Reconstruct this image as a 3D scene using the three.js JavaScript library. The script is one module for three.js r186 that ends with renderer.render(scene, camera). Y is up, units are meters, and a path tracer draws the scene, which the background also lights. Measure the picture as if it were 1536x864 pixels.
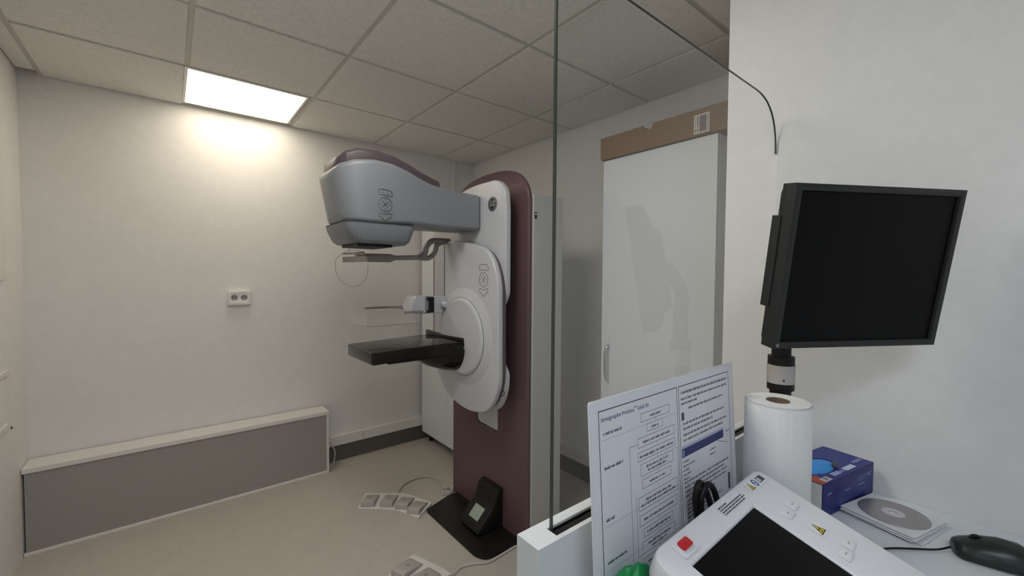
import * as THREE from 'three';
import { RoundedBoxGeometry } from 'three/addons/geometries/RoundedBoxGeometry.js';
import { RectAreaLightUniformsLib } from 'three/addons/lights/RectAreaLightUniformsLib.js';
import { mergeGeometries, toCreasedNormals } from 'three/addons/utils/BufferGeometryUtils.js';

// ------------------------------------------------------------------ camera, light, exposure
const EYE = 1.4229, CEIL = 2.4418, ZA = -3.266, XB = 2.2004, XL = -0.585, XC = 1.337, ZBACK = 1.9, DESK = 0.895;
const scene = new THREE.Scene();
scene.background = new THREE.Color(0x000000);
const camera = new THREE.PerspectiveCamera(69.03, 1536 / 864, 0.02, 30);
camera.position.set(0, EYE, 0);
camera.rotation.set(-0.0326, -0.6855, 0.0065, 'YXZ');
scene.add(camera);
const renderer = new THREE.WebGLRenderer({ antialias: true });
renderer.toneMapping = THREE.LinearToneMapping;
renderer.toneMappingExposure = 1.48;
renderer.shadowMap.enabled = true;
RectAreaLightUniformsLib.init();
// the two ceiling panels: the one in view (warm) and the one over the operator (cool)
const LAMPS = [
  { x: 0.36, z: -2.935, w: 0.545, d: 0.53, color: [1.0, 0.885, 0.70], power: 3.1, glow: 1.0, label: 'square ceiling light panel, lit warm, above the long white wall' },
  { x: -0.21, z: 0.712, w: 0.545, d: 0.56, color: [0.76, 0.87, 1.0], power: 6.3, glow: 1.0, label: 'ceiling light panel above the operator desk' },
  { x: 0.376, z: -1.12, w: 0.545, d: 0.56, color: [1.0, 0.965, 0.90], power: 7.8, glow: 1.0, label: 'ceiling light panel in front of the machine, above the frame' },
];

// ------------------------------------------------------------------ helpers
let seed = 1234567;
const rnd = () => { seed = (seed * 1664525 + 1013904223) >>> 0; return seed / 4294967296; };
const V = (x, y, z) => new THREE.Vector3(x, y, z);
const origins = new Map(), taken = new Map();
function numbered(name) {
  const n = taken.get(name) || 0; taken.set(name, n + 1);
  return n ? `${name}_${String(n).padStart(3, '0')}` : name;
}
function shadow(o) { o.castShadow = true; o.receiveShadow = true; return o; }
function thing(name, label, category, at = [0, 0, 0], group) {
  const g = new THREE.Group(); g.name = numbered(name); g.position.set(...at); scene.add(g);
  g.userData = { label, category }; if (group) g.userData.group = group;
  origins.set(g, at); return g;
}
// a part: its geometry is given in world metres and moved to its thing's base
function part(name, geo, mat, parent, label) {
  const o = origins.get(parent) || [0, 0, 0];
  const m = shadow(new THREE.Mesh(geo, mat)); m.name = name;
  geo.translate(-o[0], -o[1], -o[2]); parent.add(m); origins.set(m, o);
  if (label) m.userData.label = label;
  return m;
}
function solo(name, geo, mat, label, category, group) {
  geo.computeBoundingBox(); const b = geo.boundingBox, at = [(b.min.x + b.max.x) / 2, b.min.y, (b.min.z + b.max.z) / 2];
  geo.translate(-at[0], -at[1], -at[2]);
  const m = shadow(new THREE.Mesh(geo, mat)); m.name = numbered(name); m.position.set(...at); scene.add(m);
  m.userData = { label, category }; if (group) m.userData.group = group; origins.set(m, at); return m;
}
function struct(name, geo, mat, label, category) {
  const m = shadow(new THREE.Mesh(geo, mat)); m.name = name; scene.add(m);
  m.userData = { kind: 'structure', label, category }; origins.set(m, [0, 0, 0]); return m;
}
const strip = g => { const q = g.index ? g.toNonIndexed() : g; return q; };
const merge = list => mergeGeometries(list.map(strip));
function slab(x0, x1, y0, y1, z0, z1, r = 0) {
  const w = x1 - x0, h = y1 - y0, d = z1 - z0;
  const g = r > 0 ? new RoundedBoxGeometry(w, h, d, 2, Math.min(r, w / 2.05, h / 2.05, d / 2.05)) : new THREE.BoxGeometry(w, h, d);
  // uv in metres by the dominant axis
  const q = strip(g), p = q.attributes.position, n = q.attributes.normal, uv = q.attributes.uv;
  for (let i = 0; i < p.count; i++) {
    const ax = Math.abs(n.getX(i)), ay = Math.abs(n.getY(i)), az = Math.abs(n.getZ(i));
    if (ay >= ax && ay >= az) uv.setXY(i, p.getX(i), p.getZ(i)); else if (ax >= az) uv.setXY(i, p.getZ(i), p.getY(i)); else uv.setXY(i, p.getX(i), p.getY(i));
  }
  q.translate((x0 + x1) / 2, (y0 + y1) / 2, (z0 + z1) / 2); return q;
}
function tube(pts, r, seg = 40, rad = 8, closed = false) {
  return strip(new THREE.TubeGeometry(new THREE.CatmullRomCurve3(pts.map(p => V(...p)), closed), seg, r, rad, closed));
}
function cyl(r0, r1, h, x, y, z, n = 32) { const g = new THREE.CylinderGeometry(r1, r0, h, n); g.translate(x, y + h / 2, z); return strip(g); }
function lathe(prof, x, y, z, n = 48) { const g = new THREE.LatheGeometry(prof.map(p => new THREE.Vector2(p[0], p[1])), n); g.translate(x, y, z); return toCreasedNormals(strip(g), 0.6); }
// skin over a row of closed loops with equal point counts, both ends closed
function loft(loops, crease = 0.6) {
  const pos = [], n = loops[0].length, tri = (a, b, c) => pos.push(...a, ...b, ...c);
  for (let i = 0; i + 1 < loops.length; i++) for (let j = 0; j < n; j++) {
    const a = loops[i][j], b = loops[i][(j + 1) % n], c = loops[i + 1][(j + 1) % n], d = loops[i + 1][j];
    tri(a, b, c); tri(a, c, d);
  }
  for (const [L, flip] of [[loops[0], true], [loops[loops.length - 1], false]]) {
    const c = [0, 1, 2].map(k => L.reduce((s, p) => s + p[k], 0) / n);
    for (let j = 0; j < n; j++) flip ? tri(c, L[(j + 1) % n], L[j]) : tri(c, L[j], L[(j + 1) % n]);
  }
  const g = new THREE.BufferGeometry(); g.setAttribute('position', new THREE.Float32BufferAttribute(pos, 3));
  g.setAttribute('uv', new THREE.Float32BufferAttribute(new Float32Array(pos.length / 3 * 2), 2));
  // make sure faces look outwards
  let vol = 0; const a = V(), b = V(), c = V();
  for (let i = 0; i < pos.length; i += 9) { a.fromArray(pos, i); b.fromArray(pos, i + 3); c.fromArray(pos, i + 6); vol += a.dot(b.cross(c)); }
  if (vol < 0) for (let i = 0; i < pos.length; i += 9) for (let k = 0; k < 3; k++) { const t = pos[i + 3 + k]; pos[i + 3 + k] = pos[i + 6 + k]; pos[i + 6 + k] = t; }
  g.setAttribute('position', new THREE.Float32BufferAttribute(pos, 3));
  return toCreasedNormals(g, crease);
}
// rounded rectangle loop in two axes, k points a corner
function rr(hw, hh, r, k = 5) {
  const out = []; r = Math.min(r, hw * 0.999, hh * 0.999);
  for (const [sx, sy, a0] of [[1, 1, 0], [-1, 1, 1], [-1, -1, 2], [1, -1, 3]])
    for (let i = 0; i <= k; i++) { const a = (a0 + i / k) * Math.PI / 2; out.push([sx * (hw - r) + r * Math.cos(a), sy * (hh - r) + r * Math.sin(a)]); }
  return out;
}
// flat plate from an outline (points u, v; smooth curve or polygon), bevelled, then placed by a basis
function plate(pts, depth, bevel, eu, ev, ew, at, { smooth = false, seg = 2, holes = [] } = {}) {
  const s = new THREE.Shape();
  if (smooth) { const c = new THREE.CatmullRomCurve3(pts.map(p => V(p[0], p[1], 0)), true, 'catmullrom', 0.5).getPoints(pts.length * 8); c.forEach((p, i) => i ? s.lineTo(p.x, p.y) : s.moveTo(p.x, p.y)); }
  else pts.forEach((p, i) => i ? s.lineTo(p[0], p[1]) : s.moveTo(p[0], p[1]));
  s.closePath();
  for (const h of holes) { const q = new THREE.Path(); h.forEach((p, i) => i ? q.lineTo(p[0], p[1]) : q.moveTo(p[0], p[1])); q.closePath(); s.holes.push(q); }
  const g = new THREE.ExtrudeGeometry(s, { depth: Math.max(depth - 2 * bevel, 1e-4), bevelEnabled: bevel > 0, bevelSize: bevel, bevelOffset: -bevel, bevelThickness: bevel, bevelSegments: seg, curveSegments: 16 });
  g.translate(0, 0, bevel);
  const m = new THREE.Matrix4().makeBasis(V(...eu), V(...ev), V(...ew)); m.setPosition(...at); g.applyMatrix4(m);
  return toCreasedNormals(strip(g), 0.5);
}
const FX = [[0, 0, 1], [0, 1, 0], [-1, 0, 0]];          // outline in (z, y), growing towards -x
const FY = [[1, 0, 0], [0, 0, -1], [0, 1, 0]];          // outline in (x, -z), growing upwards
// outline with rounded corners: [u, v, r]
function rounded(pts, k = 6) {
  const out = [], n = pts.length;
  pts.forEach((p, i) => {
    const a = pts[(i + n - 1) % n], b = pts[(i + 1) % n], r = p[2] || 0;
    if (!r) { out.push([p[0], p[1]]); return; }
    const da = [a[0] - p[0], a[1] - p[1]], db = [b[0] - p[0], b[1] - p[1]], la = Math.hypot(...da), lb = Math.hypot(...db);
    const q = Math.min(r, la * 0.499, lb * 0.499), s = [p[0] + da[0] / la * q, p[1] + da[1] / la * q], e = [p[0] + db[0] / lb * q, p[1] + db[1] / lb * q];
    for (let t = 0; t <= k; t++) { const f = t / k, g = 1 - f; out.push([g * g * s[0] + 2 * f * g * p[0] + f * f * e[0], g * g * s[1] + 2 * f * g * p[1] + f * f * e[1]]); }
  });
  return out;
}
// ------------------------------------------------------------------ textures (grain only)
function noiseTexture(size, repeat, fn, srgb = true) {
  const d = new Uint8Array(size * size * 4);
  for (let i = 0; i < size * size; i++) { const c = fn(i % size, Math.floor(i / size)); d[i * 4] = c[0]; d[i * 4 + 1] = c[1]; d[i * 4 + 2] = c[2]; d[i * 4 + 3] = 255; }
  const t = new THREE.DataTexture(d, size, size); t.wrapS = t.wrapT = THREE.RepeatWrapping; t.magFilter = THREE.LinearFilter; t.minFilter = THREE.LinearMipmapLinearFilter;
  t.repeat.set(repeat, repeat); if (srgb) t.colorSpace = THREE.SRGBColorSpace; t.needsUpdate = true; return t;
}
function valueNoise(size, cells) {
  const g = Array.from({ length: cells * cells }, () => rnd());
  return (x, y) => {
    const u = x / size * cells, v = y / size * cells, i = Math.floor(u), j = Math.floor(v), s = t => t * t * (3 - 2 * t), fu = s(u - i), fv = s(v - j);
    const at = (a, b) => g[((b % cells + cells) % cells) * cells + (a % cells + cells) % cells];
    return (at(i, j) * (1 - fu) + at(i + 1, j) * fu) * (1 - fv) + (at(i, j + 1) * (1 - fu) + at(i + 1, j + 1) * fu) * fv;
  };
}
const n8 = valueNoise(256, 8), n40 = valueNoise(256, 40), n100 = valueNoise(256, 100);
const wallTex = noiseTexture(256, 0.8, (x, y) => { const v = 250 + 2 * (n8(x, y) - 0.5) + 3 * (n40(x, y) - 0.5) + 3 * (n100(x, y) - 0.5); return [v, v, v]; });
const wallBump = noiseTexture(256, 3, (x, y) => { const v = 90 + 90 * n100(x, y) + 60 * n40(x, y); return [v, v, v]; }, false);
const floorTex = noiseTexture(512, 1.4, (x, y) => { const v = 236 + 5 * (n8(x / 2, y / 2) - 0.5) + 6 * (n40(x / 2, y / 2) - 0.5) + 22 * (rnd() - 0.5); return [v, v - 1, v - 2]; });
const tileTex = noiseTexture(256, 2.2, (x, y) => { const v = 240 + 22 * (rnd() - 0.5) + 10 * (n40(x, y) - 0.5); return [v, v, v]; });
const paperBump = noiseTexture(256, 9, (x, y) => { const v = 60 + 150 * n40(x, y) + 40 * n100(x, y); return [v, v, v]; }, false);
const purpleTex = noiseTexture(256, 2, (x, y) => { const v = 236 + 14 * (n100(x, y) - 0.5) + 10 * (rnd() - 0.5); return [v, v, v]; });

function canvasTex(w, h, draw) {
  const c = document.createElement('canvas'); c.width = w; c.height = h; const x = c.getContext('2d'); draw(x, w, h);
  const t = new THREE.CanvasTexture(c); t.colorSpace = THREE.SRGBColorSpace; return t;
}
// a flat print: corner at, edge vectors u (to the right) and v (downwards)
function print(name, at, u, v, mat, parent) {
  const a = V(...at), U = V(...u), W = V(...v), g = new THREE.BufferGeometry();
  const p = [a, a.clone().add(W), a.clone().add(W).add(U), a.clone().add(U)], pos = [], uv = [0, 1, 0, 0, 1, 0, 0, 1, 1, 0, 1, 1];
  for (const i of [0, 1, 2, 0, 2, 3]) pos.push(p[i].x, p[i].y, p[i].z);
  g.setAttribute('position', new THREE.Float32BufferAttribute(pos, 3)); g.setAttribute('uv', new THREE.Float32BufferAttribute(uv, 2)); g.computeVertexNormals();
  return part(name, g, mat, parent);
}
// ------------------------------------------------------------------ materials
const std = (color, roughness = 0.6, o = {}) => new THREE.MeshStandardMaterial({ color, roughness, ...o });
const lin = (r, g, b) => new THREE.Color().setRGB(r, g, b);
const M = {
  wall: std(lin(0.875, 0.865, 0.845), 0.9, { map: wallTex, bumpMap: wallBump, bumpScale: 0.0002 }),
  floor: std(lin(0.63, 0.585, 0.525), 0.6, { map: floorTex }),
  skirt: std(lin(0.13, 0.122, 0.112), 0.6),
  white: std(lin(0.82, 0.81, 0.79), 0.45),
  trunk: std(lin(0.80, 0.775, 0.74), 0.5),
  tile: std(lin(0.93, 0.91, 0.86), 0.95, { map: tileTex }),
  bar: std(lin(0.62, 0.60, 0.55), 0.6),
  dark: std(lin(0.03, 0.028, 0.026), 0.8),
  concrete: std(lin(0.12, 0.11, 0.10), 0.95),
  machineWhite: std(lin(0.55, 0.56, 0.585), 0.32),
  headGrey: std(lin(0.235, 0.25, 0.275), 0.38),
  headGreyDark: std(lin(0.19, 0.205, 0.225), 0.4),
  purple: std(lin(0.165, 0.095, 0.103), 0.47, { map: purpleTex }),
  capPurple: std(lin(0.09, 0.068, 0.078), 0.45),
  slabGrey: std(lin(0.47, 0.475, 0.46), 0.55),
  gloss: new THREE.MeshPhysicalMaterial({ color: lin(0.008, 0.007, 0.006), roughness: 0.12, specularIntensity: 0.75 }),
  matBlack: new THREE.MeshPhysicalMaterial({ color: lin(0.011, 0.0095, 0.009), roughness: 0.45, specularIntensity: 0.6 }),
  satinMetal: std(lin(0.30, 0.275, 0.265), 0.4, { metalness: 0.35 }),
  chrome: std(lin(0.7, 0.7, 0.7), 0.18, { metalness: 1 }),
  engrave: std(lin(0.07, 0.075, 0.085), 0.6),
  clear: new THREE.MeshPhysicalMaterial({ color: lin(0.985, 0.985, 0.985), roughness: 0.02, transmission: 1, thickness: 0, ior: 1.25 }),
  glass: new THREE.MeshPhysicalMaterial({ color: lin(0.955, 0.965, 0.955), roughness: 0.0, transmission: 1, thickness: 0, ior: 1.52 }),
  glassEdge: std(lin(0.045, 0.055, 0.045), 0.3),
  clearEdge: std(lin(0.30, 0.27, 0.25), 0.3),
  panelGrey: std(lin(0.365, 0.35, 0.325), 0.55),
  pedalGrey: std(lin(0.47, 0.44, 0.41), 0.55),
  cablePale: std(lin(0.55, 0.52, 0.48), 0.6),
  cabinet: std(lin(0.80, 0.83, 0.865), 0.42),
  cardboard: std(lin(0.30, 0.19, 0.10), 0.9, { map: purpleTex }),
  desk: std(lin(0.74, 0.77, 0.79), 0.35),
  consoleWhite: std(lin(0.80, 0.80, 0.83), 0.3),
  screen: new THREE.MeshPhysicalMaterial({ color: lin(0.003, 0.003, 0.0035), roughness: 0.45, specularIntensity: 0.25 }),
  monitor: std(lin(0.014, 0.0145, 0.015), 0.5),
  paper: std(lin(0.86, 0.85, 0.84), 0.95, { bumpMap: paperBump, bumpScale: 0.0007 }),
  core: std(lin(0.25, 0.17, 0.12), 0.9),
  sleeve: std(lin(0.80, 0.79, 0.80), 0.7),
  red: std(lin(0.60, 0.012, 0.02), 0.35),
  green: std(lin(0.01, 0.33, 0.09), 0.4),
  blueBox: std(lin(0.016, 0.026, 0.21), 0.4),
  glove: std(lin(0.05, 0.30, 0.75), 0.6),
};
// ------------------------------------------------------------------ the room
const TOP = 2.62, T = 0.12;
struct('floor', slab(XL - T, XB + T, -0.1, 0, ZA - T, ZBACK + T), M.floor, 'grey speckled vinyl floor', 'floor');
struct('wall_back', slab(XL - T, XB + T, 0, TOP, ZA - T, ZA), M.wall, 'long white painted wall behind the low grey panel', 'wall');
struct('wall_right', slab(XB, XB + T, 0, TOP, ZA, ZBACK + T), M.wall, 'white wall behind the x-ray machine and tall cabinet', 'wall');
struct('wall_booth', slab(XC, XB, 0, TOP, -0.592, ZBACK), M.wall, 'white wall end behind the black monitor and desk', 'wall');
struct('wall_left', slab(XL - T, XL, 0, TOP, ZA, ZBACK + T), M.wall, 'white wall at the left edge of the view', 'wall');
struct('wall_front', slab(XL, XB, 0, TOP, ZBACK, ZBACK + T), M.wall, 'white wall behind the camera', 'wall');

// suspended ceiling: dark void above, recessed bars, square tiles
const ceiling = struct('ceiling', slab(XL, XB, TOP, TOP + 0.1, ZA, ZBACK), M.concrete, 'suspended ceiling of square mineral tiles', 'ceiling');
{
  const gx = [XL, -0.5025, 0.083, 0.668, 1.2536, 1.839, XB], gz = [ZA];
  for (let k = 0; k < 9; k++) gz.push(-2.6465 + 0.6107 * k); gz[gz.length - 1] = ZBACK;
  for (let i = 1; i < gx.length - 1; i++) part('ceiling_bar', slab(gx[i] - 0.012, gx[i] + 0.012, CEIL + 0.004, CEIL + 0.03, ZA, ZBACK), M.bar, ceiling);
  for (let k = 1; k < gz.length - 1; k++) part('ceiling_bar', slab(XL, XB, CEIL + 0.005, CEIL + 0.028, gz[k] - 0.012, gz[k] + 0.012), M.bar, ceiling);
  part('edge_angle', slab(-0.50, XB, CEIL + 0.003, CEIL + 0.02, ZA, ZA + 0.016), M.bar, ceiling);
  part('edge_angle', slab(XB - 0.016, XB, CEIL + 0.003, CEIL + 0.02, ZA, ZBACK), M.bar, ceiling);
  for (let i = 0; i + 1 < gx.length; i++) for (let k = 0; k + 1 < gz.length; k++) {
    const mx = (gx[i] + gx[i + 1]) / 2, mz = (gz[k] + gz[k + 1]) / 2;
    if (LAMPS.some(l => Math.abs(l.x - mx) < 0.25 && Math.abs(l.z - mz) < 0.25)) continue;
    if (mx > XC + 0.1 && mz > -0.5) continue;
    const dy = (rnd() - 0.5) * 0.003, g = 0.0105;
    let x0 = gx[i] + (i ? g : 0.004), x1 = Math.min(gx[i + 1] - g, mz > -0.4 ? XC - 0.001 : 9), z0 = gz[k] + g, z1 = gz[k + 1] - g;
    if (i === 0 && k === 0) z0 += 0.05;                               // the loose cut tile that leaves a dark gap
    part('ceiling_tile', slab(x0, x1, CEIL + dy - 0.003, CEIL + 0.014, z0, z1, 0.002), M.tile, ceiling);
  }
}
for (const l of LAMPS) {
  const t = thing('ceiling_light', l.label, 'light', [l.x, CEIL - 0.004, l.z]);
  const w = l.w / 2, d = l.d / 2;
  part('frame', merge([slab(l.x - w - 0.014, l.x + w + 0.014, CEIL - 0.004, CEIL + 0.03, l.z - d - 0.014, l.z - d), slab(l.x - w - 0.014, l.x + w + 0.014, CEIL - 0.004, CEIL + 0.03, l.z + d, l.z + d + 0.014),
    slab(l.x - w - 0.014, l.x - w, CEIL - 0.004, CEIL + 0.03, l.z - d, l.z + d), slab(l.x + w, l.x + w + 0.014, CEIL - 0.004, CEIL + 0.03, l.z - d, l.z + d)]), M.white, t);
  const c = new THREE.Color().setRGB(...l.color);
  part('diffuser', slab(l.x - w, l.x + w, CEIL + 0.002, CEIL + 0.012, l.z - d, l.z + d), new THREE.MeshStandardMaterial({ color: 0xffffff, roughness: 0.6, emissive: c, emissiveIntensity: l.glow }), t);
  const a = new THREE.RectAreaLight(c, l.power, l.w, l.d); a.name = 'panel_light';
  a.position.set(0, 0.002, 0); a.rotation.x = -Math.PI / 2; t.add(a);
}
// dark skirting with white cable trunking above it
struct('baseboard_back', slab(0.86, XB - 0.008, 0, 0.125, ZA, ZA + 0.008), M.skirt, 'dark grey skirting under the white trunking on the long wall', 'baseboard');
struct('baseboard_right', slab(XB - 0.008, XB, 0, 0.125, ZA, -0.592), M.skirt, 'dark grey skirting behind the machine', 'baseboard');
const tr1 = struct('trim_1', slab(0.86, XB - 0.03, 0.125, 0.20, ZA, ZA + 0.03, 0.004), M.trunk, 'white cable trunking along the long wall', 'trunking');
part('joint', slab(1.152, 1.1545, 0.14, 0.19, ZA + 0.02, ZA + 0.0305), M.dark, tr1);
struct('trim_2', slab(XB - 0.03, XB, 0.125, 0.20, ZA, -0.592, 0.004), M.trunk, 'white cable trunking behind the machine', 'trunking');
struct('trim_3', slab(1.975, 2.0, 0.20, CEIL, ZA, ZA + 0.018, 0.003), M.trunk, 'thin white vertical cable duct near the room corner', 'duct');
// things on the left wall, seen edge on
{
  const t = thing('wall_board', 'pale board edge on the left wall, upper left of the view', 'board', [XL, 1.38, -2.7]);
  part('face', slab(XL, XL + 0.018, 1.38, 2.11, -2.90, -2.3, 0.004), M.trunk, t);
  const b = thing('access_hatch', 'white framed hatch low on the left wall with a screw', 'hatch', [XL, 0.72, -2.8]);
  part('frame', merge([slab(XL, XL + 0.012, 0.95, 0.975, -2.92, -2.5, 0.003), slab(XL, XL + 0.012, 0.71, 0.735, -2.92, -2.5, 0.003), slab(XL, XL + 0.012, 0.735, 0.95, -2.92, -2.895, 0.003)]), M.trunk, b);
  part('cover', slab(XL, XL + 0.004, 0.735, 0.95, -2.895, -2.5), M.wall, b);
  const s = cyl(0.006, 0.006, 0.004, 0, 0, 0, 12); s.rotateZ(-Math.PI / 2); s.translate(XL, 0.69, -2.98); part('screw', s, M.dark, b);
}
// ------------------------------------------------------------------ low grey panel on the long wall
{
  const z1 = -3.10, x0 = XL + 0.003, x1 = 0.862;
  const t = thing('wall_panel', 'long low grey panel in a white frame standing along the wall', 'panel', [(x0 + x1) / 2, 0, -3.16]);
  part('backing', slab(x0 + 0.004, x1 - 0.004, 0.004, 0.43, ZA + 0.034, z1 - 0.03), M.white, t);
  part('face', slab(x0 + 0.012, x1 - 0.014, 0.016, 0.418, z1 - 0.03, z1 - 0.012), M.panelGrey, t, 'flat grey front sheet');
  part('top_rail', slab(x0, x1, 0.418, 0.444, ZA + 0.01, z1, 0.003), M.trunk, t);
  part('bottom_rail', slab(x0, x1, 0, 0.016, z1 - 0.028, z1, 0.003), M.trunk, t);
  part('side_rail', slab(x1 - 0.014, x1, 0.016, 0.418, z1 - 0.1, z1, 0.003), M.trunk, t);
  solo('panel_cable', tube([[0.864, 0.2, -3.2], [0.90, 0.17, -3.19], [0.925, 0.10, -3.18], [0.905, 0.02, -3.17], [0.875, 0.006, -3.15], [0.868, 0.006, -3.11]], 0.004, 40), M.cablePale, 'thin pale cable curling out of the end of the low grey panel', 'cable');
}
// double wall socket
{
  const t = thing('wall_socket', 'white double power socket on the long wall', 'socket', [0.351, 1.212, ZA]);
  part('cover', plate(rounded([[0.288, 1.212, 0.006], [0.414, 1.212, 0.006], [0.414, 1.304, 0.006], [0.288, 1.304, 0.006]]), 0.036, 0.003, [1, 0, 0], [0, 1, 0], [0, 0, 1], [0, 0, ZA],
    { holes: [0.3245, 0.3775].map(cx => Array.from({ length: 28 }, (_, i) => [cx + 0.0185 * Math.cos(-i / 28 * 6.2832), 1.258 + 0.0185 * Math.sin(-i / 28 * 6.2832)])) }), M.white, t);
  for (const cx of [0.3245, 0.3775]) {
    const c = cyl(0.0185, 0.0185, 0.01, 0, 0, 0, 28); c.rotateX(Math.PI / 2); c.translate(cx, 1.258, ZA + 0.004); const w = part('well', c, M.pedalGrey, t);
    for (const s of [-1, 1]) { const h = cyl(0.0028, 0.0028, 0.002, 0, 0, 0, 10); h.rotateX(Math.PI / 2); h.translate(cx + s * 0.0075, 1.258, ZA + 0.0145); part('hole', h, M.dark, w); }
  }
}
// ------------------------------------------------------------------ white cabinet in the corner
{
  const t = thing('storage_cabinet', 'plain white cupboard on small feet in the corner behind the machine', 'cabinet', [1.9, 0, -2.85]);
  part('body', slab(1.672, 2.165, 0.075, 1.80, -3.228, -2.42, 0.002), M.cabinet, t);
  for (const [z0, z1] of [[-3.228, -2.825], [-2.821, -2.42]]) part('door', slab(1.655, 1.672, 0.078, 1.797, z0, z1, 0.002), M.cabinet, t);
  for (const [x, z] of [[1.71, -3.17], [1.71, -2.48], [2.12, -3.17], [2.12, -2.48]]) part('foot', merge([cyl(0.018, 0.018, 0.03, x, 0, z, 16), cyl(0.009, 0.009, 0.046, x, 0.03, z, 12)]), M.matBlack, t);
}
// ------------------------------------------------------------------ tall cabinet and the carton on it
{
  const x0 = 1.85, z0 = -1.478, z1 = -0.856;
  const t = thing('tall_cabinet', 'tall white cabinet with a curved metal handle seen through the glass', 'cabinet', [2.01, 0, -1.17]);
  part('body', slab(x0 + 0.02, XB - 0.032, 0.06, 2.045, z0, z1, 0.002), M.cabinet, t);
  part('plinth', slab(x0 + 0.06, XB - 0.035, 0, 0.06, z0 + 0.01, z1 - 0.01), M.white, t);
  const d = part('door', slab(x0, x0 + 0.019, 0.064, 2.043, z0 + 0.002, z1 - 0.002, 0.002), M.cabinet, t);
  part('handle', merge([tube([[x0, 1.045, -1.425], [x0 - 0.018, 1.035, -1.425], [x0 - 0.028, 0.99, -1.425], [x0 - 0.03, 0.945, -1.425], [x0 - 0.028, 0.90, -1.425], [x0 - 0.018, 0.855, -1.425], [x0, 0.845, -1.425]], 0.0062, 40, 10)]), M.chrome, d);
  const y0 = 2.046, y1 = 2.162, bx = 1.83, c = thing('cardboard_box', 'flat brown carton lying on top of the tall cabinet', 'box', [2.0, y0, -1.16]);
  const hole = Array.from({ length: 14 }, (_, i) => [-1.19 - 0.028 * Math.cos(i / 13 * Math.PI), y1 + 0.001 - 0.026 * Math.sin(i / 13 * Math.PI)]);
  part('front_flap', plate([[-1.482, y0], [-0.80, y0], [-0.80, y1], ...hole.slice().reverse().map(p => [p[0], p[1]]), [-1.482, y1]], 0.004, 0, ...FX, [bx + 0.004, 0, 0]), M.cardboard, c);
  part('carton', merge([slab(bx + 0.004, 2.17, y0, y0 + 0.004, -1.482, -0.80), slab(bx + 0.004, 2.17, y0, y1, -1.482, -1.478), slab(bx + 0.004, 2.17, y0, y1, -0.804, -0.80), slab(2.166, 2.17, y0, y1, -1.478, -0.804), slab(bx + 0.0045, 2.166, y1 - 0.005, y1 - 0.001, -1.478, -1.225), slab(bx + 0.0045, 2.166, y1 - 0.005, y1 - 0.001, -1.155, -0.804), slab(bx + 0.06, 2.166, y1 - 0.005, y1 - 0.001, -1.225, -1.155)]), M.cardboard, c);
  const tx = canvasTex(128, 128, (g, w, h) => {
    g.fillStyle = '#8b7f76'; g.fillRect(0, 0, w, h); g.strokeStyle = '#e8e2da'; g.lineWidth = 7; g.strokeRect(6, 6, w - 12, h - 12);
    g.beginPath(); g.moveTo(42, 6); g.lineTo(42, 122); g.moveTo(24, 6); g.lineTo(24, 122); g.moveTo(108, 6); g.lineTo(108, 122); g.moveTo(6, 88); g.lineTo(42, 88); g.stroke();
    g.fillStyle = '#7d747a'; g.fillRect(52, 22, 48, 86); g.fillStyle = '#e8e2da'; for (let k = 0; k < 7; k++) g.fillRect(10, 18 + k * 9, 10, 4);
  });
  print('sticker', [bx - 0.0006, 2.138, -0.958], [0, 0, 0.072], [0, -0.086, 0], std(0xffffff, 0.7, { map: tx }), c);
}
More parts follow.
